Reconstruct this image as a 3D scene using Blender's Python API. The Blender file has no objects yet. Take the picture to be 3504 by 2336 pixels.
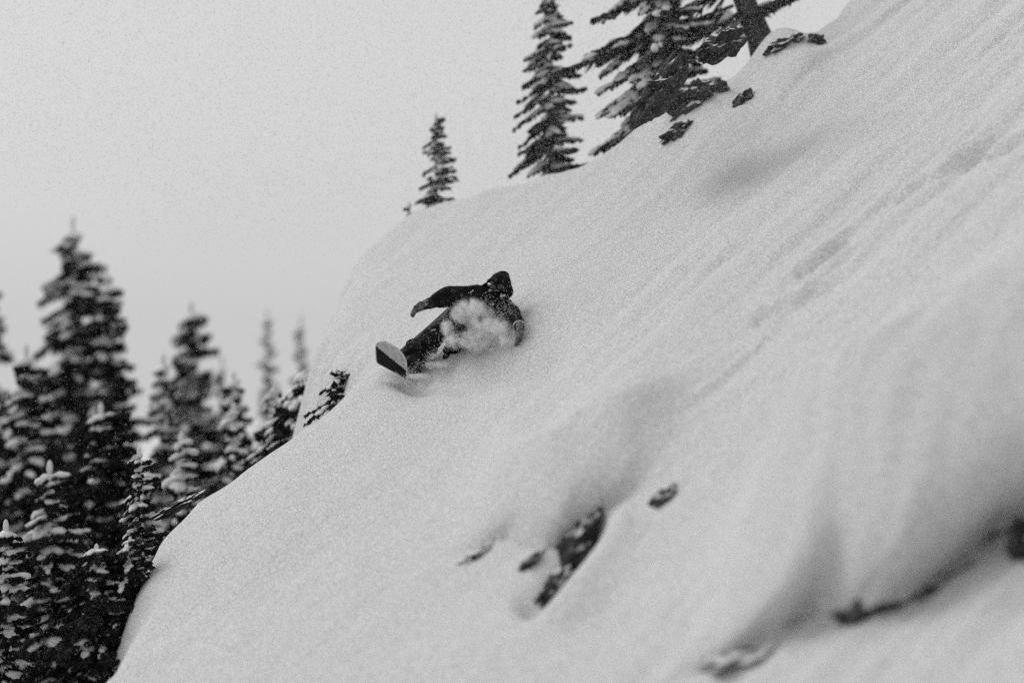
import bpy, bmesh, math, random
import numpy as np
from mathutils import Vector, Matrix, noise as mn
R = math.radians
C = bpy.context.scene.collection
sc = bpy.context.scene
random.seed(7); rng = np.random.default_rng(7)

# ------------------------------------------------------------------ camera, sky, sun, exposure
cam_d = bpy.data.cameras.new('camera'); cam = bpy.data.objects.new('camera', cam_d); C.objects.link(cam)
cam.location = (0, 0, 0); cam.rotation_euler = (R(90), 0, 0)
cam_d.sensor_width = 36; cam_d.lens = 90; cam_d.clip_end = 5000; cam_d.clip_start = .2
cam_d.dof.use_dof = True; cam_d.dof.focus_distance = 24.9; cam_d.dof.aperture_fstop = 0.5
sc.camera = cam
SUN_EL, SUN_AZ = R(40), R(-52)        # azimuth from +Y towards +X
w = bpy.data.worlds.new('World'); sc.world = w; w.use_nodes = True
nt = w.node_tree; nt.nodes.clear()
sky = nt.nodes.new('ShaderNodeTexSky'); sky.sky_type = 'NISHITA'; sky.sun_disc = False
sky.sun_elevation = SUN_EL; sky.sun_rotation = SUN_AZ; sky.dust_density = 4
bw = nt.nodes.new('ShaderNodeRGBToBW')
mx = nt.nodes.new('ShaderNodeMix'); mx.data_type = 'FLOAT'; mx.inputs[0].default_value = .75
bg = nt.nodes.new('ShaderNodeBackground'); bg.inputs[1].default_value = .1
ow = nt.nodes.new('ShaderNodeOutputWorld')
tc = nt.nodes.new('ShaderNodeTexCoord'); cn = nt.nodes.new('ShaderNodeTexNoise'); cn.inputs['Scale'].default_value = 2.2
cn.inputs['Detail'].default_value = 6
cr = nt.nodes.new('ShaderNodeMapRange'); cr.inputs[3].default_value = 7.2; cr.inputs[4].default_value = 7.9
nt.links.new(tc.outputs['Generated'], cn.inputs['Vector']); nt.links.new(cn.outputs[0], cr.inputs[0])
nt.links.new(sky.outputs[0], bw.inputs[0]); nt.links.new(bw.outputs[0], mx.inputs[2])
nt.links.new(cr.outputs[0], mx.inputs[3])
nt.links.new(mx.outputs[0], bg.inputs[0]); nt.links.new(bg.outputs[0], ow.inputs[0])
sd = bpy.data.lights.new('sun', 'SUN'); sd.energy = 1.5; sd.angle = R(32); sd.color = (1, 1, 1)
sun = bpy.data.objects.new('sun', sd); C.objects.link(sun)
sv = Vector((math.sin(SUN_AZ)*math.cos(SUN_EL), math.cos(SUN_AZ)*math.cos(SUN_EL), math.sin(SUN_EL)))
sun.rotation_euler = sv.to_track_quat('Z', 'Y').to_euler(); sun.location = (-10, 20, 30)
sc.view_settings.view_transform = 'Standard'; sc.view_settings.look = 'None'
sc.view_settings.gamma = 1; sc.view_settings.exposure = 0; sc.view_settings.use_curve_mapping = False
sc.cycles.use_denoising = False
sc.cycles.max_bounces = 6; sc.cycles.diffuse_bounces = 4; sc.cycles.volume_bounces = 8

# ------------------------------------------------------------------ helpers
K = .4/3504
def W(u, v, dy=0.0, Y0=25.0):          # a measured place of the photograph at a given distance
    Y = Y0+dy
    return Vector(((u-1752)*K*Y, Y, (1168-v)*K*Y))
def tag(o, label=None, cat=None, group=None, kind=None):
    if label: o['label'] = label
    if cat: o['category'] = cat
    if group: o['group'] = group
    if kind: o['kind'] = kind
    return o
def empty(name, loc):
    o = bpy.data.objects.new(name, None); C.objects.link(o); o.location = loc; o.empty_display_size = .2
    return o
def link(name, me, mat, parent=None, smooth=True):
    if mat is not None and not me.materials:
        for m in (mat if isinstance(mat, (list, tuple)) else [mat]): me.materials.append(m)
    if smooth and len(me.polygons): me.polygons.foreach_set('use_smooth', [True]*len(me.polygons))
    o = bpy.data.objects.new(name, me); C.objects.link(o)
    if name in ('snow_load', 'crown', 'limbs'): o['kind'] = 'stuff'
    if parent is not None:
        o.parent = parent
        o.matrix_parent_inverse = Matrix.Translation(-parent.location)   # geometry below is in world metres
    return o
def mesh_np(name, V, F):               # V (n,3), F (m,k) constant k
    me = bpy.data.meshes.new(name); V = np.asarray(V, np.float32); F = np.asarray(F, np.int32)
    k = F.shape[1]
    me.vertices.add(len(V)); me.vertices.foreach_set('co', V.ravel())
    me.loops.add(F.size); me.loops.foreach_set('vertex_index', F.ravel())
    me.polygons.add(len(F)); me.polygons.foreach_set('loop_start', np.arange(0, F.size, k, dtype=np.int32))
    me.polygons.foreach_set('loop_total', np.full(len(F), k, np.int32))
    me.update(calc_edges=True); me.validate()
    return me
def mesh_bm(name, bm):
    me = bpy.data.meshes.new(name); bm.to_mesh(me); bm.free(); return me

# ------------------------------------------------------------------ materials
def mat(name, col, rough=.8, bump=None, var=None, coat=0, sheen=0):
    m = bpy.data.materials.new(name); m.use_nodes = True; t = m.node_tree; b = t.nodes['Principled BSDF']
    b.inputs['Base Color'].default_value = (col, col, col, 1); b.inputs['Roughness'].default_value = rough
    b.inputs['Specular IOR Level'].default_value = .25 if col > .05 else .08
    b.inputs['Coat Weight'].default_value = coat; b.inputs['Sheen Weight'].default_value = sheen
    g = t.nodes.new('ShaderNodeNewGeometry')
    if var:
        lo, hi, s = var
        n = t.nodes.new('ShaderNodeTexNoise'); n.inputs['Scale'].default_value = s; n.inputs['Detail'].default_value = 5
        r = t.nodes.new('ShaderNodeMapRange'); r.inputs[1].default_value = .3; r.inputs[2].default_value = .7
        r.inputs[3].default_value = lo; r.inputs[4].default_value = hi
        t.links.new(g.outputs['Position'], n.inputs['Vector']); t.links.new(n.outputs[0], r.inputs[0])
        t.links.new(r.outputs[0], b.inputs['Base Color'])
    if bump:
        prev = None
        for s, st, d in bump:
            n = t.nodes.new('ShaderNodeTexNoise'); n.inputs['Scale'].default_value = s; n.inputs['Detail'].default_value = 4
            bp = t.nodes.new('ShaderNodeBump'); bp.inputs['Strength'].default_value = st; bp.inputs['Distance'].default_value = d
            t.links.new(g.outputs['Position'], n.inputs['Vector']); t.links.new(n.outputs[0], bp.inputs['Height'])
            if prev: t.links.new(prev.outputs[0], bp.inputs['Normal'])
            prev = bp
        t.links.new(prev.outputs[0], b.inputs['Normal'])
    return m
SNOW = mat('powder_snow', .65, .9, bump=[(60, 1, .028), (9, .5, .03)], var=(.34, .98, 80))
SNOWT = mat('tree_snow', .64, .9, bump=[(20, .5, .03)])
NEEDLE = mat('fir_needles', .018, .8, var=(.010, .030, 3))
BARK = mat('bark', .045, .9, bump=[(30, .8, .02)], var=(.03, .07, 8))
ROCK = mat('dark_rock', .035, .8, bump=[(14, .9, .06)], var=(.02, .06, 6))
def settle(m, lo, hi):                  # snow lying wherever the stone faces up
    t = m.node_tree; b = t.nodes['Principled BSDF']; src = b.inputs['Base Color'].links[0].from_socket
    g = t.nodes.new('ShaderNodeNewGeometry'); sx = t.nodes.new('ShaderNodeSeparateXYZ'); n = t.nodes.new('ShaderNodeTexNoise'); n.inputs['Scale'].default_value = 9
    ad = t.nodes.new('ShaderNodeMath'); ad.operation = 'MULTIPLY_ADD'; ad.inputs[1].default_value = .7
    r = t.nodes.new('ShaderNodeMapRange'); r.inputs[1].default_value = lo; r.inputs[2].default_value = hi
    mx_ = t.nodes.new('ShaderNodeMix'); mx_.data_type = 'FLOAT'; mx_.inputs[3].default_value = .62
    t.links.new(g.outputs['Normal'], sx.inputs[0]); t.links.new(g.outputs['Position'], n.inputs['Vector'])
    t.links.new(n.outputs[0], ad.inputs[0]); t.links.new(sx.outputs['Z'], ad.inputs[2]); t.links.new(ad.outputs[0], r.inputs[0])
    t.links.new(r.outputs[0], mx_.inputs[0]); t.links.new(src, mx_.inputs[2]); t.links.new(mx_.outputs[0], b.inputs['Base Color'])
settle(ROCK, 1.05, 1.2)
FLAKE = mat('snowflakes', .75, 1)
BLACK = mat('black_shell_fabric', .010, .85, bump=[(90, .3, .004)], var=(.006, .014, 14))
PANT = mat('black_trouser_fabric', .008, .9, bump=[(80, .3, .004)])
GLOVE = mat('dusted_glove', .06, .9, var=(.01, .22, 38))
SKIN = mat('weathered_skin', .34, .6)
LENS = mat('goggle_lens', .02, .12, coat=1)
STRAP = mat('pale_trim', .5, .7)
BOOT = mat('boot_leather', .02, .6)
BASE_L = mat('pale_board_base', .42, .5, var=(.3, .55, 26))
BASE_D = mat('black_board_base', .010, .7)
EDGE = mat('steel_edge', .6, .35)
TOPS = mat('board_topsheet', .08, .4)

# ------------------------------------------------------------------ terrain
def softplus(x, k): return k*np.logaddexp(0, x/k)
def smax(a, b, k): return (a+b+np.sqrt((a-b)**2+k*k))/2
POLY = [(-90, 18), (-5.2, 21.0), (-3.75, 21.3), (-3.45, 22.0), (-3.4, 23.4), (-3.36, 24.3), (-3.1, 24.75), (-2.7, 24.85), (-2.05, 25.1), (-1.5, 25.7), (-1.8, 26.6), (-1.98, 27.4), (-2.03, 28.9),
        (-1.88, 30.1), (-1.5, 30.8), (-1.07, 31.0), (0, 29.6), (.8, 28.6), (2.04, 27.9), (3.1, 27.7), (3.8, 28.8), (90, 34), (90, -200), (-90, -200)]
def seg_dist(px, py, poly, closed=True):
    d = np.full(px.shape, 1e9); n = len(poly)
    for i in range(n if closed else n-1):
        ax, ay = poly[i]; bx, by = poly[(i+1) % n]
        ex, ey = bx-ax, by-ay
        t = np.clip(((px-ax)*ex+(py-ay)*ey)/(ex*ex+ey*ey), 0, 1)
        d = np.minimum(d, np.hypot(px-ax-t*ex, py-ay-t*ey))
    return d
def inside(px, py, poly):
    r = np.zeros(px.shape, bool); n = len(poly)
    for i in range(n):
        ax, ay = poly[i]; bx, by = poly[(i+1) % n]
        if ay == by: continue
        c = ((ay > py) != (by > py)) & (px < (bx-ax)*(py-ay)/(by-ay)+ax)
        r ^= c
    return r
def vnoise(x, y, seed):                # smooth value noise
    xi = np.floor(x).astype(np.int64); yi = np.floor(y).astype(np.int64); fx = x-xi; fy = y-yi
    fx = fx*fx*fx*(fx*(fx*6-15)+10); fy = fy*fy*fy*(fy*(fy*6-15)+10)
    def h(a, b):
        n = (a*374761393+b*668265263+seed*1442695041) & 0xffffffff
        n = ((n ^ (n >> 13))*1274126177) & 0xffffffff
        n = ((n ^ (n >> 16))*2246822519) & 0xffffffff
        return ((n ^ (n >> 15)) & 0xffff)/32767.5-1
    return (h(xi, yi)*(1-fx)+h(xi+1, yi)*fx)*(1-fy)+(h(xi, yi+1)*(1-fx)+h(xi+1, yi+1)*fx)*fy
def gauss_line(u, v, a, b, wd):
    ex, ey = b[0]-a[0], b[1]-a[1]
    t = np.clip(((u-a[0])*ex+(v-a[1])*ey)/(ex*ex+ey*ey), 0, 1)
    return np.exp(-((u-a[0]-t*ex)**2+(v-a[1]-t*ey)**2)/(wd*wd))
def roll(u, v, curve, A, L, u0, k0, u1, k1, fade):     # a pillow that rolls over to a steep lip along a crease
    cu = np.arange(curve[0][0]-400, curve[-1][0]+400, 8.); cv = np.interp(cu, [c[0] for c in curve], [c[1] for c in curve])
    g = np.exp(-np.linspace(-2, 2, 13)**2); cv = np.convolve(np.pad(cv, 6, 'edge'), g/g.sum(), 'valid')
    vc = np.interp(u, cu, cv)
    s = (v-vc)*.86
    q = np.clip(1+s/L, 0, 1)
    prof = np.where(s < 0, 1-q**1.45, 0)
    tail = 1/(1+np.exp(-(s+L*1.6)/(L*.45)))
    vv = np.clip(vc-v, -100, 1200)
    m = 1/(1+np.exp(-(u-u0-k0*vv)/fade))/(1+np.exp((u-u1-k1*vv)/fade))
    BULGE.append(A*.42*np.sin(math.pi*q**2.2)*(s < 0)*m)
    return A*prof*tail*m
BULGE = []
def height(X, Y):
    Xs = 70*np.tanh(X/70)
    z = .29+.6*Xs+.35*(Y-25)
    Yc = np.clip(Y, 4, 60)
    u = 1752+X/(K*Yc); v = 1168-z/(K*Yc)
    near = np.exp(-(np.clip(np.abs(X)-7, 0, None)/2)**2)*np.exp(-(np.clip(12-Y, 0, None)/2)**2)
    d = roll(u, v, [(2250, 2380), (2400, 2290), (2480, 2262), (2650, 2195), (2750, 2125), (2830, 2150), (2960, 2145), (3060, 2090), (3150, 2030), (3300, 1920), (3400, 1850), (3600, 1730), (4200, 1500)],
             1.5, 290, 2440, .55, 4200, 0, 65)
    d += roll(u, v, [(1450, 1960), (1560, 1915), (1640, 1885), (1740, 1850), (1800, 1880), (1880, 1880), (1960, 1810), (2060, 1750), (2200, 1700)], .64, 150, 1620, .3, 2120, .75, 50)
    d += -.22*gauss_line(u, v, (2020, 1830), (1830, 2080), 55)
    d += .12*gauss_line(u, v, (2110, 1850), (1900, 2150), 60)
    d += .10*gauss_line(u, v, (760, 1880), (960, 1800), 160)-.06*gauss_line(u, v, (900, 2080), (1060, 1900), 90)
    d += -.24*gauss_line(u, v, (1420, 1310), (1880, 1200), 75)
    d += .06*gauss_line(u, v, (1300, 1400), (1500, 1330), 60)
    pass
    d += .34*np.exp(-((u-2330)/180)**2-((v-400)/130)**2)+.40*np.exp(-((u-2640)/150)**2-((v-230)/110)**2)
    # wind ripples and sluff runnels that follow the fall line
    a = R(30); p = X*math.cos(R(38))+Y*math.sin(R(38))*.45; q = -X*math.sin(R(38))+Y*math.cos(R(38))
    m = np.clip((u-1500)/1500, .12, 1)
    d += (.045*vnoise(p*.6, q*3.4, 1)+.030*vnoise(p*1.3, q*8, 2)*np.clip(vnoise(p*.7+9, q*1.2, 12)+.6, 0, 1.5)+.011*vnoise(p*3, q*18, 3))*m
    d += .06*vnoise(X*.45, Y*.4, 4)+.02*vnoise(X*1.4, Y*1.1, 5)+.012*vnoise(X*4, Y*3, 15)
    for (a_, b_, am) in (((3080, 690), (3380, 530), .07), ((2740, 950), (2900, 845), .075), ((2820, 960), (2920, 880), .05),
                         ((2590, 1120), (2850, 1000), .06), ((3400, 560), (3560, 480), .075), ((2420, 960), (2560, 880), .03)):
        d += -am*gauss_line(u, v, a_, b_, 13)+am*.6*gauss_line(u, v, (a_[0]-8, a_[1]-24), (b_[0]-8, b_[1]-24), 16)
    z = z+d*near
    sd_ = seg_dist(X, Y, POLY); sd_ = np.where(inside(X, Y, POLY), -sd_, sd_)
    sp = softplus(sd_+(.11*vnoise(X*1.5, Y*1.5, 9)+.05*vnoise(X*4, Y*4, 19))*np.exp(-np.clip(Y-33, 0, None)), .08)
    z = z-np.where(sp < 2, 3.2*sp, 6.4+.9*(sp-2))
    z = smax(z, -13.5+.05*X-.02*np.abs(Y-60)+1.2*vnoise(X*.04, Y*.04, 6)+.3*vnoise(X*.2, Y*.2, 7), 1.5)
    z = smax(z, -2.2-.8*(Y-1)+.15*X, .6)
    return z
def axis(a, b, st, lo, hi, g=1.12):
    c = list(np.arange(a, b, st)); s = st; x = c[-1]
    while x < hi: s *= g; x += s; c.append(x)
    s = st; x = a
    while x > lo: s *= g; x -= s; c.insert(0, x)
    return np.array(c)
ax = axis(-5.5, 6.5, .045, -900, 900); ay = axis(12.5, 32, .055, -300, 1500)
GX, GY = np.meshgrid(ax, ay)
GZ = height(GX, GY); BY = sum(BULGE[-2:])      # the lips of the pillows overhang a little
nx, ny = len(ax), len(ay)
idx = np.arange(nx*ny).reshape(ny, nx)
F = np.stack([idx[:-1, :-1], idx[:-1, 1:], idx[1:, 1:], idx[1:, :-1]], -1).reshape(-1, 4)
ter = link('snow_slope', mesh_np('snow_slope', np.stack([GX+.25*BY, GY-BY, GZ], -1).reshape(-1, 3), F), SNOW)
tag(ter, 'steep powder snow slope with rounded pillows, falling away to the left', kind='structure')
def ground(x, y): return float(height(np.array([float(x)]), np.array([float(y)]))[0])
def hit(u, v):                          # where the line of sight through (u,v) meets the slope
    Y = np.arange(8, 60, .02); X = (u-1752)*K*Y; Z = (1168-v)*K*Y
    h = height(X, Y); k = np.argmax(h >= Z)
    if h[k] < Z[k]: return None
    return Vector((X[k], Y[k], Z[k]))

# ------------------------------------------------------------------ firs
ICO = bmesh.new(); bmesh.ops.create_icosphere(ICO, subdivisions=2, radius=1)
IV = np.array([v.co[:] for v in ICO.verts]); IF = np.array([[v.index for v in f.verts] for f in ICO.faces]); ICO.free()
def tube_np(pts, rad, n=7):
    pts = np.array(pts, float); V = []; F_ = []
    for i, p in enumerate(pts):
        t = pts[min(i+1, len(pts)-1)]-pts[max(i-1, 0)]; t = t/np.linalg.norm(t)
        a = np.cross(t, (0, 0, 1) if abs(t[2]) < .9 else (1, 0, 0)); a /= np.linalg.norm(a); b = np.cross(t, a)
        for k in range(n):
            an = 2*math.pi*k/n; V.append(p+rad[i]*(math.cos(an)*a+math.sin(an)*b))
    for i in range(len(pts)-1):
        for k in range(n):
            F_.append((i*n+k, i*n+(k+1) % n, (i+1)*n+(k+1) % n, (i+1)*n+k))
    return np.array(V), np.array(F_)
class Acc:
    def __init__(s): s.V = []; s.F = []; s.n = 0
    def add(s, V, F_): s.V.append(np.asarray(V, float)); s.F.append(np.asarray(F_)+s.n); s.n += len(V)
    def mesh(s, name): return mesh_np(name, np.concatenate(s.V), np.concatenate(s.F))
def add_bough(base, azim, L, droop, rs, twig, snow, fol, sn, shear, wsize=1.0, hang=.5, fine=1.):
    """one snow-laden limb: twig sprays below, snow cushions above"""
    d = np.array([math.cos(azim), math.sin(azim), 0]); side = np.array([-d[1], d[0], 0])
    n = max(4, int(L*6))
    ts = np.linspace(0, 1, n)
    pts = np.array([base+d*L*t+np.array([0, 0, -droop*L*(t**1.4)+.25*droop*L*t**3]) for t in ts])
    pts[:, 2] += shear*(pts[:, 0]-base[0])
    V, F_ = tube_np(pts, [.018*wsize*(1-.8*t)+.004 for t in ts], 4); 
    twig.add(V, F_)
    m = int((34*L*wsize+10)/fine)                 # sprays of needles
    for _ in range(m):
        t = rs.random()**.8; k = t*(n-1); i = min(int(k), n-2); p = pts[i]+(pts[i+1]-pts[i])*(k-i)
        s = rs.choice((-1, 1)); wdt = L*.34*(1-t*.75)+.05
        tip = p+d*rs.uniform(.05, .28)*wdt*2+side*s*wdt*rs.uniform(.3, 1)+np.array([0, 0, -hang*wdt*rs.uniform(.2, 1)])
        tip[2] += shear*.6*(tip[0]-p[0])
        ww = rs.uniform(.035, .075)*wsize*fine
        up = np.array([rs.uniform(-.4, .4), rs.uniform(-.4, .4), 1.]); up /= np.linalg.norm(up)
        dr = tip-p; cr_ = np.cross(dr, up); cr_ = cr_/(np.linalg.norm(cr_)+1e-6)*ww
        mid = p+dr*.5+np.array([0, 0, .02])
        fol.add([p, mid+cr_, tip, mid-cr_], [(0, 1, 2, 3)])
        dn = np.array([0, 0, -ww*1.8])
        fol.add([p, mid+dn, tip, mid-dn*.2], [(0, 1, 2, 3)])
    q0 = rs.uniform(.1, .35); run = 0
    tot = int(snow*(L*7+1.5)*.9+rs.random())
    for _ in range(tot):                  # overlapping lumps form one sagging load along the limb, with breaks
        t = q0+run; run += rs.uniform(.35, .8)*.14*wsize/max(L, .15)
        if rs.random() < .18: run += .15
        if t > 1.02: q0 = rs.uniform(.1, .3); run = 0; t = q0
        q = min(t, .999)*(n-1); i = min(int(q), n-2); p = pts[i]+(pts[i+1]-pts[i])*(q-i)
        dr = pts[i+1]-pts[i]; dr /= np.linalg.norm(dr)
        p = p+side*rs.gauss(0, .5)*L*.12*(1-t*.6)
        up = np.array([0, 0, 1.]); sd2 = np.cross(dr, up); sd2 /= np.linalg.norm(sd2); up = np.cross(sd2, dr)
        a = rs.uniform(.07, .14)*wsize; b = a*rs.uniform(.45, .8)*(1.15-.5*t); c = a*rs.uniform(.25, .42)
        wob = 1+.22*np.sin(IV[:, 0]*4+rs.uniform(0, 6))*np.cos(IV[:, 1]*5+rs.uniform(0, 6))+.12*np.sin(IV[:, 2]*6+IV[:, 0]*7+rs.uniform(0, 6))
        V = (IV*wob[:, None])@np.array([dr*a, sd2*b, up*c])+p+up*c*.5
        sn.add(V, IF)
def fir(x, y, apex_z, r, seed, label, group, shear=.35, snow=1., base_z=None, boughs=95, wsize=1., power=.75, lean=0, low=.08):
    rs = random.Random(seed)
    gz = ground(x, y) if base_z is None else base_z
    h = apex_z-gz
    root = empty('fir_tree', (x, y, gz)); tag(root, label, 'tree', group)
    ttop = np.array([x+lean*h, y, apex_z])
    def ax_(t): return np.array([x+lean*h*t, y, gz-.15+(h+.15)*t])
    V, F_ = tube_np([ax_(t) for t in np.linspace(0, 1, 9)], [max(.012, .016*h*(1-t)*wsize+.01) for t in np.linspace(0, 1, 9)], 8)
    A = Acc(); A.add(V, F_); link('trunk', A.mesh('trunk'), BARK, root)
    fol, tw, sn = Acc(), Acc(), Acc()
    for k in range(boughs):
        t = low+(1-low)*((k+rs.random())/boughs)**1.0
        t = min(t, .985)
        L = r*((1-t)**power)*rs.uniform(.55, 1.12)*(1 if rs.random() > .12 else .4)+.06
        add_bough(ax_(t), rs.uniform(0, 2*math.pi), L, rs.uniform(.15, .5), rs, tw, snow*(.6+.9*rs.random()), fol, sn, shear*(.6+.5*rs.random()), wsize, .5, .6 if y < 33 else 1.)
    cap = Acc(); cap.add(IV*np.array([.04, .04, .10])*wsize+ttop, IF)
    sn.add(IV*np.array([.035, .035, .09])*wsize+ttop, IF)
    cr_ = link('crown', fol.mesh('crown'), NEEDLE, root, smooth=False)
    link('limbs', tw.mesh('limbs'), BARK, root)
    link('snow_load', sn.mesh('snow_load'), SNOWT, root)
    return root
def firp(u, v, Y, r, seed, label, group=None, **kw):
    x = (u-1752)*K*Y; z = (1168-v)*K*Y
    return fir(x, Y, z, r, seed, label, group, **kw)
G1 = 'snow-laden firs in the hollow left of the slope'
firp(250, 760, 44, 3.0, 11, 'tallest fir on the left, its pointed top rising above all its neighbours', G1, boughs=460, snow=.6, wsize=1.25, power=.62)
firp(365, 950, 42, .85, 12, 'narrow dark fir just right of the tallest left fir', G1, boughs=380, snow=.2, wsize=1.2, power=.3)
firp(-30, 960, 46, 1.9, 13, 'fir cut by the left edge of the photo, lower than the tallest', G1, boughs=240, snow=.6, wsize=1.2)
firp(90, 1200, 36, 1.9, 14, 'bushy fir in front of the tallest one at the left edge', G1, boughs=340, snow=.45, wsize=1.15, power=.6)
firp(345, 1400, 32, .95, 15, 'dark columnar fir at bottom left, nearest the snow edge', G1, boughs=360, snow=.22, wsize=1., power=.3)
firp(170, 1600, 29, 1.3, 16, 'mid-sized fir low on the left, between the bushy and the columnar one', G1, boughs=280, snow=.45, wsize=1., power=.5)
firp(20, 1800, 25, .95, 20, 'snowy little fir in the bottom left corner', G1, boughs=240, snow=.5, wsize=.8, power=.5)
firp(330, 1880, 23.5, .62, 26, 'small fir at the bottom left where the snow edge begins', G1, boughs=220, snow=.45, wsize=.65, power=.4)
firp(655, 1050, 46, 1.35, 17, 'second tallest left fir, dense and dark, with a leaning top', G1, boughs=380, snow=.3, wsize=1.25, power=.45)
firp(560, 1230, 39, 1.0, 41, 'dark slim fir between the tallest left fir and the second tallest', G1, boughs=200, snow=.4, wsize=1.1, power=.6)
firp(800, 1290, 37, 1.0, 42, 'dark fir below the thin sparse pair, right of the second tallest', G1, boughs=200, snow=.4, wsize=1.05, power=.6)
firp(760, 1230, 50, 1.1, 27, 'small fir tucked behind the right side of the second tallest left fir', G1, boughs=120, snow=.8, wsize=1.1)
firp(915, 1070, 56, 1.1, 18, 'thin sparse fir, left one of two slim tops before the mound', G1, boughs=130, snow=1., wsize=1.15)
firp(1030, 1090, 54, .95, 19, 'thin sparse fir touching the left side of the snow mound', G1, boughs=130, snow=1., wsize=1.1)
G2 = 'low bushy firs along the ridge edge'
for (u, v, Y, r, s, l) in ((800, 1400, 33, 1.0, 21, 'low snowy fir bush below the gap between the two slim firs'),
                           (940, 1330, 32, 1.0, 22, 'low fir bush along the ridge edge under the slim firs'),
                           (1040, 1290, 30, .8, 23, 'low fir bush at the left foot of the snow mound'),
                           (620, 1500, 31, 1.0, 24, 'low dark fir bush below the second tallest left fir'),
                           (560, 1400, 40, 1.0, 28, 'short fir filling the space left of the second tallest left fir'),
                           (500, 1620, 30, .7, 29, 'little dark fir sprig at the upper end of the bare snow edge')):
    firp(u, v, Y, r, s, l, G2, boughs=100, snow=.7, shear=.5)
G3 = 'small firs standing on the upper ridge'
firp(1492, 400, 31.6, .5, 31, 'small solitary fir on the ridge above the rider, left of the taller one', G3, boughs=90, snow=.6, wsize=.55, power=.6, shear=.4)
firp(1885, -30, 30.6, .72, 32, 'slim tall fir on the ridge crest above the rider, reaching the photo top', G3, boughs=190, snow=.7, wsize=.75, power=.5, shear=.5)
firp(1400, 700, 31.3, .3, 33, 'tiny fir tip poking out where the ridge bends down', G3, boughs=18, snow=.5, wsize=.45, shear=.5)
firp(1150, 1270, 26.3, .4, 35, 'dark fir sprig at the notch where mound and slope meet', G3, boughs=26, snow=.9, wsize=.45, shear=.5, power=.8)

firp(2265, -420, 29.3, 1.0, 36, 'dense snow-laden fir on the outcrop, cut off by the top edge of the photo', G3, boughs=150, snow=2.2, wsize=.8, power=.35, shear=.5, low=.3)
firp(475, 1545, 25.6, .5, 43, 'small fir at the left corner of the snow rim', G2, boughs=110, snow=.5, wsize=.6, power=.45, shear=.5)
firp(445, 1850, 23.6, .4, 44, 'little fir leaning against the steep left side of the snow rim', G2, boughs=100, snow=.7, wsize=.5, power=.45, shear=.5)

# the big overhanging fir at the top right, with long snow-laden limbs
rs = random.Random(5)
Yt = 29.2
b0 = W(2600, 130, 0, Yt); top = W(2440, -330, 0, Yt)
root = empty('fir_tree', b0); tag(root, 'large leaning fir on the top outcrop, long snow-loaded limbs reaching left', 'tree')
V, F_ = tube_np([b0+Vector((.1, 0, -.4)), b0, b0.lerp(top, .3)+Vector((-.03, 0, 0)), b0.lerp(top, .6), top], [.17, .15, .12, .1, .05], 12)
A = Acc(); A.add(V, F_); link('trunk', A.mesh('trunk'), BARK, root)
fol, tw, sn = Acc(), Acc(), Acc()
for (u, v, L, az, dr, sh, snw) in ((2510, 20, 2.05, 180, .02, .36, .55), (2520, -40, 1.7, 172, .1, .36, .8), (2480, -120, 1.5, 185, .1, .35, .9),
                                   (2560, 60, .75, 10, -.05, .42, .4), (2570, 40, .85, -15, .0, .4, .5), (2530, -30, 1.0, 5, .05, .3, .8), (2540, 40, 1.3, 192, .12, .42, .4),
                                   (2500, -60, 1.2, 20, .1, .3, .8), (2560, 60, 1.0, 200, .25, .5, .5), (2450, -180, 1.2, 190, .1, .3, 1.), (2560, 90, .5, 150, .3, .5, .3)):
    p = W(u, v, 0, Yt)
    add_bough(np.array(p), R(az), L, dr, rs, tw, snw, fol, sn, sh, wsize=.9, hang=.45, fine=.4)
link('crown', fol.mesh('crown'), NEEDLE, root, smooth=False); link('limbs', tw.mesh('limbs'), BARK, root)
link('snow_load', sn.mesh('snow_load'), SNOWT, root)

# ------------------------------------------------------------------ rocks, each with its snow
def blob(c, ax3, rot, sub, amp, fr, seed, flat=0):
    bm = bmesh.new(); bmesh.ops.create_icosphere(bm, subdivisions=sub, radius=1)
    M = Matrix.Translation(c) @ rot.to_4x4() @ Matrix.Diagonal((*ax3, 1))
    off = Vector((seed*3.1, seed*1.7, 0))
    for v in bm.verts:
        n = mn.noise(v.co*fr+off)*amp+mn.noise(v.co*fr*2.7+off)*amp*.4
        v.co *= 1+n
        if flat and v.co.z < -flat: v.co.z = -flat
        v.co = M @ v.co
    return bm
def rock(u, v, du, dv, ang, label, Y=None, seed=0, cap=None, depth=.5, sub=4, amp=.5):
    """rock showing over about du x dv photo pixels, long side turned by ang degrees"""
    p = (hit(u, v) or W(u, v, 0, 25.1)) if Y is None else W(u, v, 0, Y)
    s = K*p.y; du *= 1.25; dv *= 1.5; p = p+Vector((0, .3*max(du, dv)*s, -.02*dv*s)); rot = Matrix.Rotation(-R(ang), 3, 'Y')
    o = empty('rock', p); tag(o, label, 'rock', 'dark rocks showing through the snow')
    bm = blob(p, (du*s/2, max(du, dv)*s*depth, dv*s/2), rot, sub, amp, 2.3, seed+1)
    link('stone', mesh_bm('stone', bm), ROCK, o, smooth=False)
    if cap:
        cu, cv, cdu, cdv, cang = cap
        q = Vector(((cu-1752)*K*p.y, p.y-.02, (1168-cv)*K*p.y))
        bm = blob(q, (cdu*s/2, max(cdu, cdv)*s*.42, cdv*s/2), Matrix.Rotation(-R(cang), 3, 'Y'), sub, .22, 1.3, seed+20)
        link('snow_cap', mesh_bm('snow_cap', bm), SNOW, o)
    return o
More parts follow.
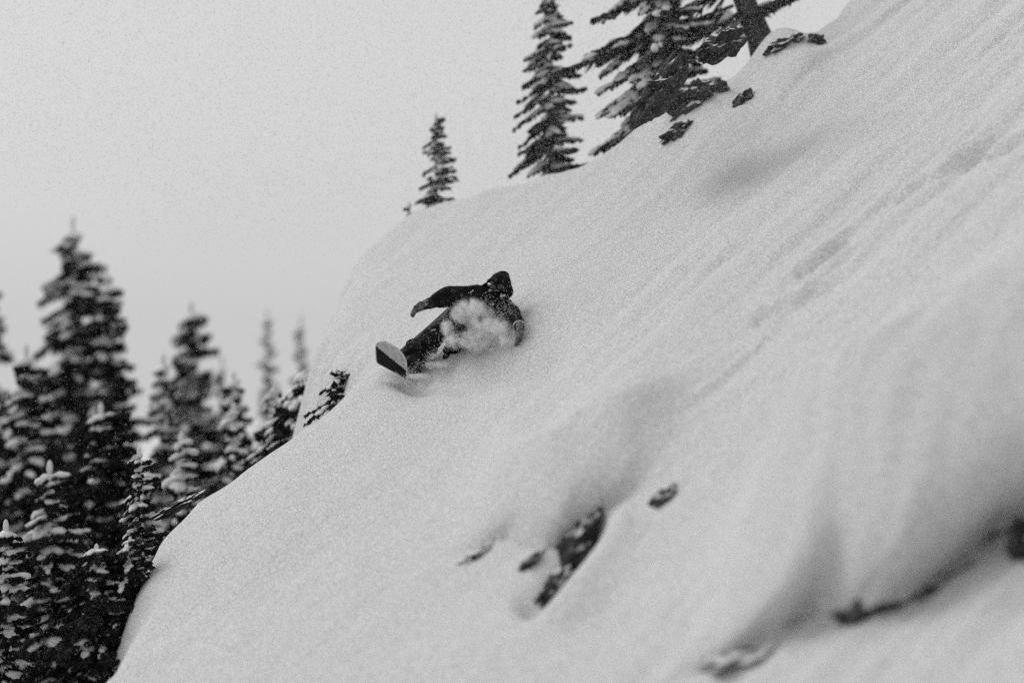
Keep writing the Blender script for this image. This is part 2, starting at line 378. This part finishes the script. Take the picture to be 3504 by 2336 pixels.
# foreground
rock(1960, 1900, 330, 90, 54, 'dark leaf-shaped rock in the hollow at the centre bottom', seed=1, amp=.25)
rock(1870, 2040, 200, 46, 50, 'thin lower rock trailing down left from the leaf-shaped one', seed=2, amp=.3)
rock(1800, 1945, 110, 26, 52, 'small half-buried rock left of the leaf-shaped one', seed=3)
rock(1640, 1895, 130, 22, 30, 'thin rock edge at the far left of the centre hollow', seed=4)
rock(2265, 1720, 120, 40, 52, 'small rock beside the upper end of the light snow rib', seed=5, amp=.3)
rock(3000, 2075, 230, 120, 25, 'black rock under the lip of the large right pillow', seed=6, amp=.3)
rock(3200, 2000, 300, 50, 34, 'long thin rock edge right of the black rock under the pillow lip', seed=7)
rock(2560, 2242, 240, 36, 20, 'thin rock edge at the lower left end of the large pillow', seed=8)
rock(3420, 1815, 190, 80, 22, 'small black rock near the right edge of the photo', seed=9)
rock(3504, 1900, 60, 170, 0, 'upright dark rock cut by the right edge of the photo', seed=10)
rock(600, 1735, 150, 22, 28, 'thin dark rock edge at the upper left rim of the slope', seed=18)
# outcrop at the top
rock(2265, 300, 220, 66, 54, 'large wedge-shaped dark rock on the left of the top outcrop', seed=11)
rock(2390, 345, 160, 90, 30, 'round dark rock in the middle of the top outcrop', seed=12)
rock(2475, 150, 130, 56, 28, 'small oval black rock below the trunk of the leaning fir', seed=13)
rock(2690, 150, 120, 34, 26, 'flat dark rock right of the trunk of the leaning fir', seed=14)
rock(2330, 450, 120, 40, 35, 'low grey rock at the foot of the outcrop above the open slope', seed=15)
rock(2545, 350, 80, 40, 40, 'small grey rock at the right foot of the outcrop', seed=16)
rock(2800, 150, 50, 50, 30, 'isolated grey rock at the right end of the outcrop', seed=17)

# ------------------------------------------------------------------ snowboard
nose = W(1376, 1262, 0.0)
Wd = Vector((.84, -.32, -.44)).normalized(); Ad = Vector((.60, .66, .42)); Ad = (Ad-Wd*Ad.dot(Wd)).normalized()
Nd = Wd.cross(Ad).normalized()
if Nd.z < 0: Nd = -Nd
def board_pt(s, t, th=0):               # s metres from the contact point towards the tail, t -1..1 across
    def curl(s):
        if s >= 0: return s, 0
        a = min(-s/.24, 1.3); e_ = max(0, -s-.24*1.3); return -.24*math.sin(a)-e_*math.cos(1.3), .24*(1-math.cos(a))+e_*math.sin(1.3)
    x, z = curl(s)
    if s > 1.15: z = .12*((s-1.15)/.25)**2
    L0, L1 = -.67, 1.4
    e = 1
    if s < L0+.2: q = (L0+.2-s)/.2; e = max(0, 1-q**2.1)**(1/2.1)
    if s > L1-.16: q = (s-L1+.16)/.16; e = math.sqrt(max(0, 1-q*q))
    hw = (.18-.012*math.sin(math.pi*min(max((s+.1)/1.3, 0), 1)))*e
    return nose+Ad*x+Nd*(z+th)+Wd*(t*hw), e
sb = empty('snowboard', nose); tag(sb, 'snowboard with a pale upturned nose and black base, under the rider', 'snowboard')
ns, ntw = 160, 36
def sheet(th, pick, name, m):
    V = []; Fm = []
    for i in range(ns+1):
        s = -.67+2.07*i/ns
        for j in range(ntw+1):
            V.append(board_pt(s, -1+2*j/ntw, th)[0])
    for i in range(ns):
        for j in range(ntw):
            s = -.67+2.07*(i+.5)/ns; t = -1+2*(j+.5)/ntw
            if pick(s, t): Fm.append((i*(ntw+1)+j, i*(ntw+1)+j+1, (i+1)*(ntw+1)+j+1, (i+1)*(ntw+1)+j))
    bm = bmesh.new(); vs = [bm.verts.new(v) for v in V]
    for f in Fm: bm.faces.new([vs[k] for k in f])
    bmesh.ops.delete(bm, geom=[v for v in bm.verts if not v.link_faces], context='VERTS')
    bmesh.ops.remove_doubles(bm, verts=bm.verts, dist=.0005)
    return link(name, mesh_bm(name, bm), m, sb)
lightp = lambda s, t: s < -.45+.07*t
sheet(0, lightp, 'pale_nose_base', BASE_L)
dk = sheet(0, lambda s, t: not lightp(s, t), 'black_base', BASE_D)
sheet(.012, lambda s, t: True, 'deck', TOPS)
pts = [board_pt(-.67+2.07*i/60, -1, .006)[0] for i in range(61)]+[board_pt(-.67+2.07*i/60, 1, .006)[0] for i in range(60, -1, -1)]
pts = [p for i, p in enumerate(pts) if i == 0 or (p-pts[i-1]).length > .003]
V, F_ = tube_np(pts, [.007]*len(pts), 6); A = Acc(); A.add(V, F_); link('steel_edge', A.mesh('steel_edge'), EDGE, sb)
# small pale marks printed on the black base
bm = bmesh.new()
for (s, t, a, b) in ((-.26, .35, .02, .035),):
    q = [board_pt(s-a, t-b*4, -.003)[0], board_pt(s+a*.4, t-b*2, -.003)[0], board_pt(s+a, t+b*4, -.003)[0], board_pt(s, t+b*2, -.003)[0]]
    bm.faces.new([bm.verts.new(p) for p in q])
link('base_graphic', mesh_bm('base_graphic', bm), STRAP, sb, smooth=False)

# ------------------------------------------------------------------ rider
def capsule(bm, p0, r0, p1, r1, n=14):
    p0, p1 = Vector(p0), Vector(p1); d = (p1-p0); L = d.length
    q = d.to_track_quat('Z', 'Y').to_matrix() if L > 1e-6 else Matrix.Identity(3)
    rings = []
    for k in range(1, 5): a = math.pi/2*k/5; rings.append((-r0*math.cos(a), r0*math.sin(a)))
    rings.append((0, r0)); rings.append((L, r1))
    for k in range(1, 5): a = math.pi/2*(1-k/5); rings.append((L+r1*math.cos(a), r1*math.sin(a)))
    b = bm.verts.new(p0+q@Vector((0, 0, -r0))); t = bm.verts.new(p0+q@Vector((0, 0, L+r1)))
    rr = [[bm.verts.new(p0+q@Vector((r*math.cos(2*math.pi*k/n), r*math.sin(2*math.pi*k/n), z))) for k in range(n)] for z, r in rings]
    for i in range(len(rr)-1):
        for k in range(n): bm.faces.new((rr[i][k], rr[i][(k+1) % n], rr[i+1][(k+1) % n], rr[i+1][k]))
    for k in range(n):
        bm.faces.new((b, rr[0][(k+1) % n], rr[0][k])); bm.faces.new((t, rr[-1][k], rr[-1][(k+1) % n]))
def chain(bm, pts):
    for (a, ra), (b, rb) in zip(pts, pts[1:]): capsule(bm, a, ra, b, rb)
def fuse(bm, name, m, parent, vox=.012, smooth=4, wr=0, fr=9):
    me = mesh_bm(name+'_raw', bm); o = bpy.data.objects.new(name+'_raw', me); C.objects.link(o)
    md = o.modifiers.new('r', 'REMESH'); md.mode = 'VOXEL'; md.voxel_size = vox
    s = o.modifiers.new('s', 'SMOOTH'); s.factor = .6; s.iterations = smooth
    dg = bpy.context.evaluated_depsgraph_get(); res = bpy.data.meshes.new_from_object(o.evaluated_get(dg))
    bpy.data.objects.remove(o); bpy.data.meshes.remove(me); res.name = name
    if wr:
        nn = [v.normal.copy() for v in res.vertices]
        for v, n_ in zip(res.vertices, nn):
            k = mn.noise(Vector((v.co.x*fr, v.co.y*fr, v.co.z*fr*1.6)))
            v.co += n_*wr*(k-.6*abs(mn.noise(v.co*fr*2.3))*1.5)
    return link(name, res, m, parent)
hipc = W(1592, 1098, -.02)
hipF, hipR = W(1568, 1090, -.10), W(1612, 1112, .06)
kneeF, ankF, toeF = W(1487, 1150, -.16), W(1420, 1212, .05), W(1404, 1236, -.12)
kneeR, ankR, toeR = W(1585, 1142, -.40), W(1548, 1208, .1), W(1530, 1225, -.12)
neck = W(1680, 1002, -.30); chest = W(1662, 1032, -.25)
shF, shR = W(1632, 1008, -.36), W(1708, 1032, -.22)
elF, wrF = W(1535, 1012, -.42), W(1462, 1040, -.48)
elR, wrR = W(1756, 1078, -.52), W(1776, 1116, -.78)
head = W(1708, 980, -.34)
per = empty('person', W(1560, 1200, 0)); tag(per, 'snowboarder in black, crouching with one arm stretched out, in a burst of powder', 'person')
# body (skin), continuous
hf = W(1690, 984, -.42)-head; hf.normalize()       # facing: left, down the slope, turned to the valley
face = Vector((-.80, -.55, -.22)).normalized(); hup = Vector((.30, -.08, .95)); hup = (hup-face*hup.dot(face)).normalized(); hs = face.cross(hup)
bm = bmesh.new()
def hp(f, s, u_): return head+face*f+hs*s+hup*u_
capsule(bm, hp(-.012, 0, .025), .092, hp(.02, 0, .01), .084); capsule(bm, hp(.03, 0, -.03), .062, hp(.045, 0, -.075), .038)
capsule(bm, hp(.094, 0, .01), .010, hp(.115, 0, -.022), .014)           # nose
capsule(bm, hp(.078, -.022, -.056), .010, hp(.078, .022, -.056), .010)   # lips
for s in (-1, 1):
    capsule(bm, hp(.0, .088*s, .01), .014, hp(-.005, .09*s, -.02), .011); capsule(bm, hp(.082, .032*s, .012), .012, hp(.083, .034*s, .012), .012)
chain(bm, [(head-hup*.05, .055), (neck, .06), (chest, .11), (hipc, .12)])
chain(bm, [(shR, .06), (chest, .1), (shF, .06)])
chain(bm, [(shF, .055), (elF, .042), (wrF, .028)]); chain(bm, [(shR, .055), (elR, .042), (wrR, .028)])
chain(bm, [(hipc, .1), (hipF, .09), (kneeF, .06), (ankF, .042), (toeF, .035)]); chain(bm, [(hipc, .1), (hipR, .09), (kneeR, .06), (ankR, .042), (toeR, .035)])
fuse(bm, 'body', SKIN, per, .010, 3)
# jacket
bm = bmesh.new()
chain(bm, [(hipc+Vector((0, 0, .02)), .165), (hipc.lerp(chest, .5)+Vector((-.02, 0, -.01)), .165), (chest, .165)])
chain(bm, [(hipF.lerp(hipc, .4), .13), (chest.lerp(shF, .4), .14), (shF, .095)]); chain(bm, [(hipR.lerp(hipc, .4), .13), (chest.lerp(shR, .4), .14), (shR, .09)])
chain(bm, [(shF, .098), (shF.lerp(neck, .5), .085), (neck, .085), (shR.lerp(neck, .5), .09), (shR, .098)])
chain(bm, [(shF, .100), (shF.lerp(elF, .5)+Vector((0, 0, -.02)), .112), (elF, .102), (elF.lerp(wrF, .5), .085), (wrF.lerp(elF, .08), .062)])
chain(bm, [(shR, .10), (elR, .085), (wrR.lerp(elR, .1), .062)])
chain(bm, [(chest+Vector((.06, -.02, -.05)), .12), (W(1700, 1066, -.3), .085)])
chain(bm, [(neck, .088), (head-hup*.07, .085)])
fuse(bm, 'jacket', BLACK, per, .011, 3, .016, 8)
# hood: open shell behind a rim
bm = bmesh.new()
capsule(bm, hp(-.01, 0, .025), .112, hp(.028, 0, .01), .104); capsule(bm, hp(-.05, 0, .06), .09, W(1724, 957, -.34), .050); capsule(bm, hp(0, 0, .0), .10, W(1658, 996, -.36), .075)
capsule(bm, hp(-.04, 0, -.05), .105, neck, .10)
ho = fuse(bm, 'hood', BLACK, per, .010, 3, .007, 9)
bm = bmesh.new(); bm.from_mesh(ho.data)
dele = [v for v in bm.verts if (v.co-head).dot(face) > .082 and abs((v.co-head).dot(hs)) < .085 and (v.co-head).dot(hup) < .1]
bmesh.ops.delete(bm, geom=dele, context='VERTS'); bm.to_mesh(ho.data); bm.free()
# hood rim
ring = []
for k in range(29):
    a = 2*math.pi*k/28; ring.append(hp(.078+.01*math.cos(a), .080*math.sin(a), .092*math.cos(a)-.005))
V, F_ = tube_np(ring, [.013]*len(ring), 8); A = Acc(); A.add(V, F_); link('hood_rim', A.mesh('hood_rim'), BLACK, per)
# face mask, goggles
bm = bmesh.new(); capsule(bm, hp(.045, 0, -.035), .064, hp(.055, 0, -.078), .046); capsule(bm, hp(.09, 0, -.02), .022, hp(.085, 0, -.06), .03)
fuse(bm, 'face_mask', PANT, per, .008, 3)
bm = bmesh.new()
gp = [hp(.085-.045*(abs(x)/.08)**2, x, .022) for x in np.linspace(-.08, .08, 9)]
chain(bm, [(p, .036) for p in gp]); g = fuse(bm, 'goggles', LENS, per, .008, 2)
# trousers
bm = bmesh.new()
chain(bm, [(hipR, .13), (hipc, .15), (hipF, .125)])
chain(bm, [(hipF, .125), (hipF.lerp(kneeF, .5)+Vector((0, 0, .0)), .098), (kneeF, .108), (kneeF.lerp(ankF, .45)+Vector((0, 0, -.015)), .122), (ankF+Vector((.0, 0, .0)), .128)])
capsule(bm, ankF+Vector((-.015, 0, -.055)), .10, ankF+Vector((-.02, 0, .065)), .09)
chain(bm, [(hipR, .13), (kneeR, .11), (kneeR.lerp(ankR, .5), .112), (ankR, .112)])
fuse(bm, 'trousers', PANT, per, .012, 2, .022, 7)
# boots with soles
for (a, t) in ((ankF, toeF), (ankR, toeR)):
    bm = bmesh.new(); sh_ = (a-kneeF).normalized() if a is ankF else (a-kneeR).normalized()
    chain(bm, [(a-sh_*.08, .062), (a+sh_*.03, .06), (t, .05)]); capsule(bm, a+sh_*.05, .05, a+sh_*.05+(a-t)*.25, .05)
    fuse(bm, 'boot', BOOT, per, .01, 2)
# gloves: palm, four fingers, thumb
def glove(wr_, dirv, nrm, thumb_s, g=1.22):
    d = dirv.normalized(); n_ = (nrm-d*nrm.dot(d)).normalized(); s = d.cross(n_)
    bm = bmesh.new()
    d0, d = d, d*g; s = s*g; n_ = n_*g
    for o in (-.028, 0, .028): capsule(bm, wr_+s*o*.7, .036, wr_+d*.085+s*o, .031)
    for o, L in ((-.042, .072), (-.014, .085), (.014, .080), (.042, .060)):
        b = wr_+d*.09+s*o; m_ = b+d*L*.5+n_*.006; e = m_+d*L*.42+n_*.03; capsule(bm, b, .020, m_, .0185); capsule(bm, m_, .0185, e, .016)
    b = wr_+d*.03+s*.03*thumb_s; capsule(bm, b, .02, b+s*.045*thumb_s+d*.035, .018); capsule(bm, b+s*.045*thumb_s+d*.035, .018, b+s*.055*thumb_s+d*.07+n_*.012, .015)
    fuse(bm, 'glove', GLOVE, per, .0075, 1)
    bm = bmesh.new(); capsule(bm, wr_-d*.05, .052, wr_+d*.02, .048)
    fuse(bm, 'cuff', BLACK, per, .009, 2)
    return d
glove(wrF, W(1428, 1054, -.50)-wrF, Vector((0, -.5, -1)), 1, 1.08)
glove(wrR, W(1780, 1160, -.86)-wrR, Vector((-1, -.1, 0)), -1)
# pale cuff strap on the rear wrist, sleeve piping and small chest mark
def strip(a, b, rad, name):
    V, F_ = tube_np([a, a.lerp(b, .5), b], [rad]*3, 6); A = Acc(); A.add(V, F_); return link(name, A.mesh(name), STRAP, per)
d = (wrR-elR).normalized(); ci = []
for k in range(17):
    a = 2*math.pi*k/16; s1 = d.orthogonal().normalized(); s2 = d.cross(s1); ci.append(wrR-d*.0+(s1*math.cos(a)+s2*math.sin(a))*.056)
V, F_ = tube_np(ci, [.008]*17, 6); A = Acc(); A.add(V, F_); link('cuff_strap', A.mesh('cuff_strap'), STRAP, per)
strip(W(1601, 1010, -.47), W(1620, 992, -.46), .005, 'sleeve_piping')
strip(W(1685, 1046, -.455), W(1690, 1038, -.455), .008, 'chest_mark')
strip(W(1475, 1131, -.29), W(1491, 1127, -.29), .006, 'thigh_zip')
strip(W(1712, 1014, -.44), W(1728, 1010, -.42), .012, 'collar_lining')
# bindings
for (a, t) in ((ankF, toeF), (ankR, toeR)):
    p = a+(t-a)*.3
    bm = bmesh.new(); capsule(bm, p+Nd*-.05, .05, p+Ad*.03-Nd*.05, .05); o = fuse(bm, 'binding', BOOT, sb, .012, 2)
    V, F_ = tube_np([p+Wd*.075*math.cos(x)+Nd*(.085*math.sin(x)-.02) for x in np.linspace(0, math.pi, 12)], [.012]*12, 6); A = Acc(); A.add(V, F_)
    s_ = link('strap', A.mesh('strap'), BOOT, None); s_.parent = o; s_.matrix_parent_inverse = Matrix.Identity(4)

# ------------------------------------------------------------------ powder thrown up by the rider
def tri_cloud(P, size):
    n = len(P); a = rng.normal(size=(n, 3)); a /= np.linalg.norm(a, axis=1)[:, None]; b = rng.normal(size=(n, 3)); b = np.cross(a, b); b /= np.linalg.norm(b, axis=1)[:, None]
    s = size[:, None]
    V = np.stack([P+a*s, P-a*s*.5+b*s*.87, P-a*s*.5-b*s*.87], 1).reshape(-1, 3)
    return V, np.arange(3*n).reshape(-1, 3)
SPRAY = ((1612, 1062, -.56, .10, .07), (1580, 1072, -.54, .07, .06), (1640, 1085, -.56, .09, .07), (1655, 1125, -.62, .09, .08), (1700, 1125, -.74, .08, .06),
         (1730, 1165, -.85, .05, .04), (1560, 1165, -.5, .07, .05), (1620, 1165, -.6, .10, .06), (1530, 1120, -.45, .04, .05), (1500, 1248, -.35, .10, .022),
         (1430, 1288, -.3, .10, .02), (1345, 1300, -.25, .07, .025), (1670, 1180, -.65, .10, .05))
cl = []
for (u, v, dy, a, b) in SPRAY:
    c = np.array(W(u, v, dy)); n = int(900*a/.1)
    cl.append(c+rng.normal(size=(n, 3))*np.array([a, .07, b])*.9)
dv_ = np.array([.80, .25, .55]); dv_ /= np.linalg.norm(dv_)
for (u, v, dy, L, th, n) in ((1640, 1060, -.5, .30, .035, 900), (1700, 1100, -.65, .30, .04, 1000), (1560, 1130, -.45, .22, .03, 500), (1790, 1130, -.85, .28, .04, 600),
                             (1480, 1215, -.3, .25, .02, 500), (1400, 1270, -.2, .22, .02, 500), (1640, 1180, -.6, .35, .03, 900), (1750, 1050, -.6, .25, .05, 350)):
    tt = rng.exponential(.45, n)[:, None]-.25
    cl.append(np.array(W(u, v, dy))+dv_*tt*L+rng.normal(size=(n, 3))*th*(1+1.2*np.abs(tt)))
c = np.array(W(1610, 1120, -.5)); cl.append(c+rng.normal(size=(700, 3))*np.array([.36, .15, .16]))
P = np.concatenate(cl)
V, F_ = tri_cloud(P, rng.uniform(.002, .006, len(P)))
o = link('powder_spray', mesh_np('powder_spray', V, F_), FLAKE, smooth=False)
tag(o, 'loose snow grains flying around the rider and the board', kind='stuff')
bm = bmesh.new()
for (u, v, dy, a, b) in SPRAY:
    p = W(u, v, dy); capsule(bm, p-Vector((a*.9, 0, 0)), b*2.3, p+Vector((a*.9, 0, 0)), b*2.3)
CL = bpy.data.materials.new('airborne_powder'); CL.use_nodes = True; t = CL.node_tree; t.nodes.clear()
def N_(ty, **k):
    n = t.nodes.new(ty)
    for a_, b_ in k.items(): setattr(n, a_, b_)
    return n
pv = N_('ShaderNodeVolumePrincipled'); pv.inputs['Color'].default_value = (.995, .995, .995, 1); pv.inputs['Anisotropy'].default_value = .2
ou = N_('ShaderNodeOutputMaterial'); gg = N_('ShaderNodeNewGeometry'); n1 = N_('ShaderNodeTexNoise'); n1.inputs['Scale'].default_value = 15; n1.inputs['Detail'].default_value = 6
mr = N_('ShaderNodeMapRange'); mr.inputs[1].default_value = .42; mr.inputs[2].default_value = .68; mr.inputs[3].default_value = 0; mr.inputs[4].default_value = 85
t.links.new(gg.outputs['Position'], n1.inputs['Vector']); t.links.new(n1.outputs[0], mr.inputs[0])
acc = None
for (u, v, dy, a, b) in SPRAY:       # each puff thins out from its middle
    p = W(u, v, dy); s1 = N_('ShaderNodeVectorMath', operation='SUBTRACT'); s1.inputs[1].default_value = p
    s2 = N_('ShaderNodeVectorMath', operation='MULTIPLY'); s2.inputs[1].default_value = (1/(a*2.2), 1/(b*2.2), 1/(b*2.2))
    s3 = N_('ShaderNodeVectorMath', operation='LENGTH'); s4 = N_('ShaderNodeMapRange', interpolation_type='SMOOTHERSTEP')
    s4.inputs[1].default_value = 1; s4.inputs[2].default_value = 0; s4.inputs[3].default_value = 0; s4.inputs[4].default_value = 1
    t.links.new(gg.outputs['Position'], s1.inputs[0]); t.links.new(s1.outputs[0], s2.inputs[0]); t.links.new(s2.outputs[0], s3.inputs[0]); t.links.new(s3.outputs['Value'], s4.inputs[0])
    if acc is None: acc = s4
    else:
        m_ = N_('ShaderNodeMath', operation='ADD'); t.links.new(acc.outputs[0], m_.inputs[0]); t.links.new(s4.outputs[0], m_.inputs[1]); acc = m_
m_ = N_('ShaderNodeMath', operation='MULTIPLY'); t.links.new(acc.outputs[0], m_.inputs[0]); t.links.new(mr.outputs[0], m_.inputs[1])
t.links.new(m_.outputs[0], pv.inputs['Density']); t.links.new(pv.outputs[0], ou.inputs['Volume'])
o = fuse(bm, 'powder_cloud', CL, None, .025, 3); tag(o, 'white cloud of airborne powder in front of the rider', kind='stuff')

# flakes added in the air over the whole slope, standing in for film grain
N = 120000
Y = 8+34*rng.random(N)**.6; X = (rng.random(N)*2-1)*(.2*Y+2.5)+.3; Z = (rng.random(N)*2-1)*(.135*Y+1.6)
k = Z > height(X, Y)+.02; P = np.stack([X, Y, Z], 1)[k]
V, F_ = tri_cloud(P, rng.uniform(.002, .006, len(P)))
o = link('air_grain_flakes', mesh_np('air_grain_flakes', V, F_), FLAKE, smooth=False)
tag(o, 'fine flakes added in the air over the slope to stand in for film grain', kind='stuff')

# grey flecks added in front of the sky, dark enough to read as film grain
GREY = mat('grey_grain_flecks', .45, 1)
N = 560000
X = rng.uniform(-7.5, 3.2, N); Y = rng.uniform(21.5, 29, N); Z = rng.uniform(.3, 5, N)
k = (rng.random(N) < np.clip((Z-.7-.25*np.clip(-X-3, 0, 4))/1.0, 0, 1)) & (Z > height(X, Y)+.25)
P = np.stack([X, Y, Z], 1)[k]
V, F_ = tri_cloud(P, rng.uniform(.0018, .0046, len(P)))
o = link('sky_grain_flecks', mesh_np('sky_grain_flecks', V, F_), GREY, smooth=False)
tag(o, 'fine grey flecks added in front of the sky to stand in for film grain', kind='stuff')
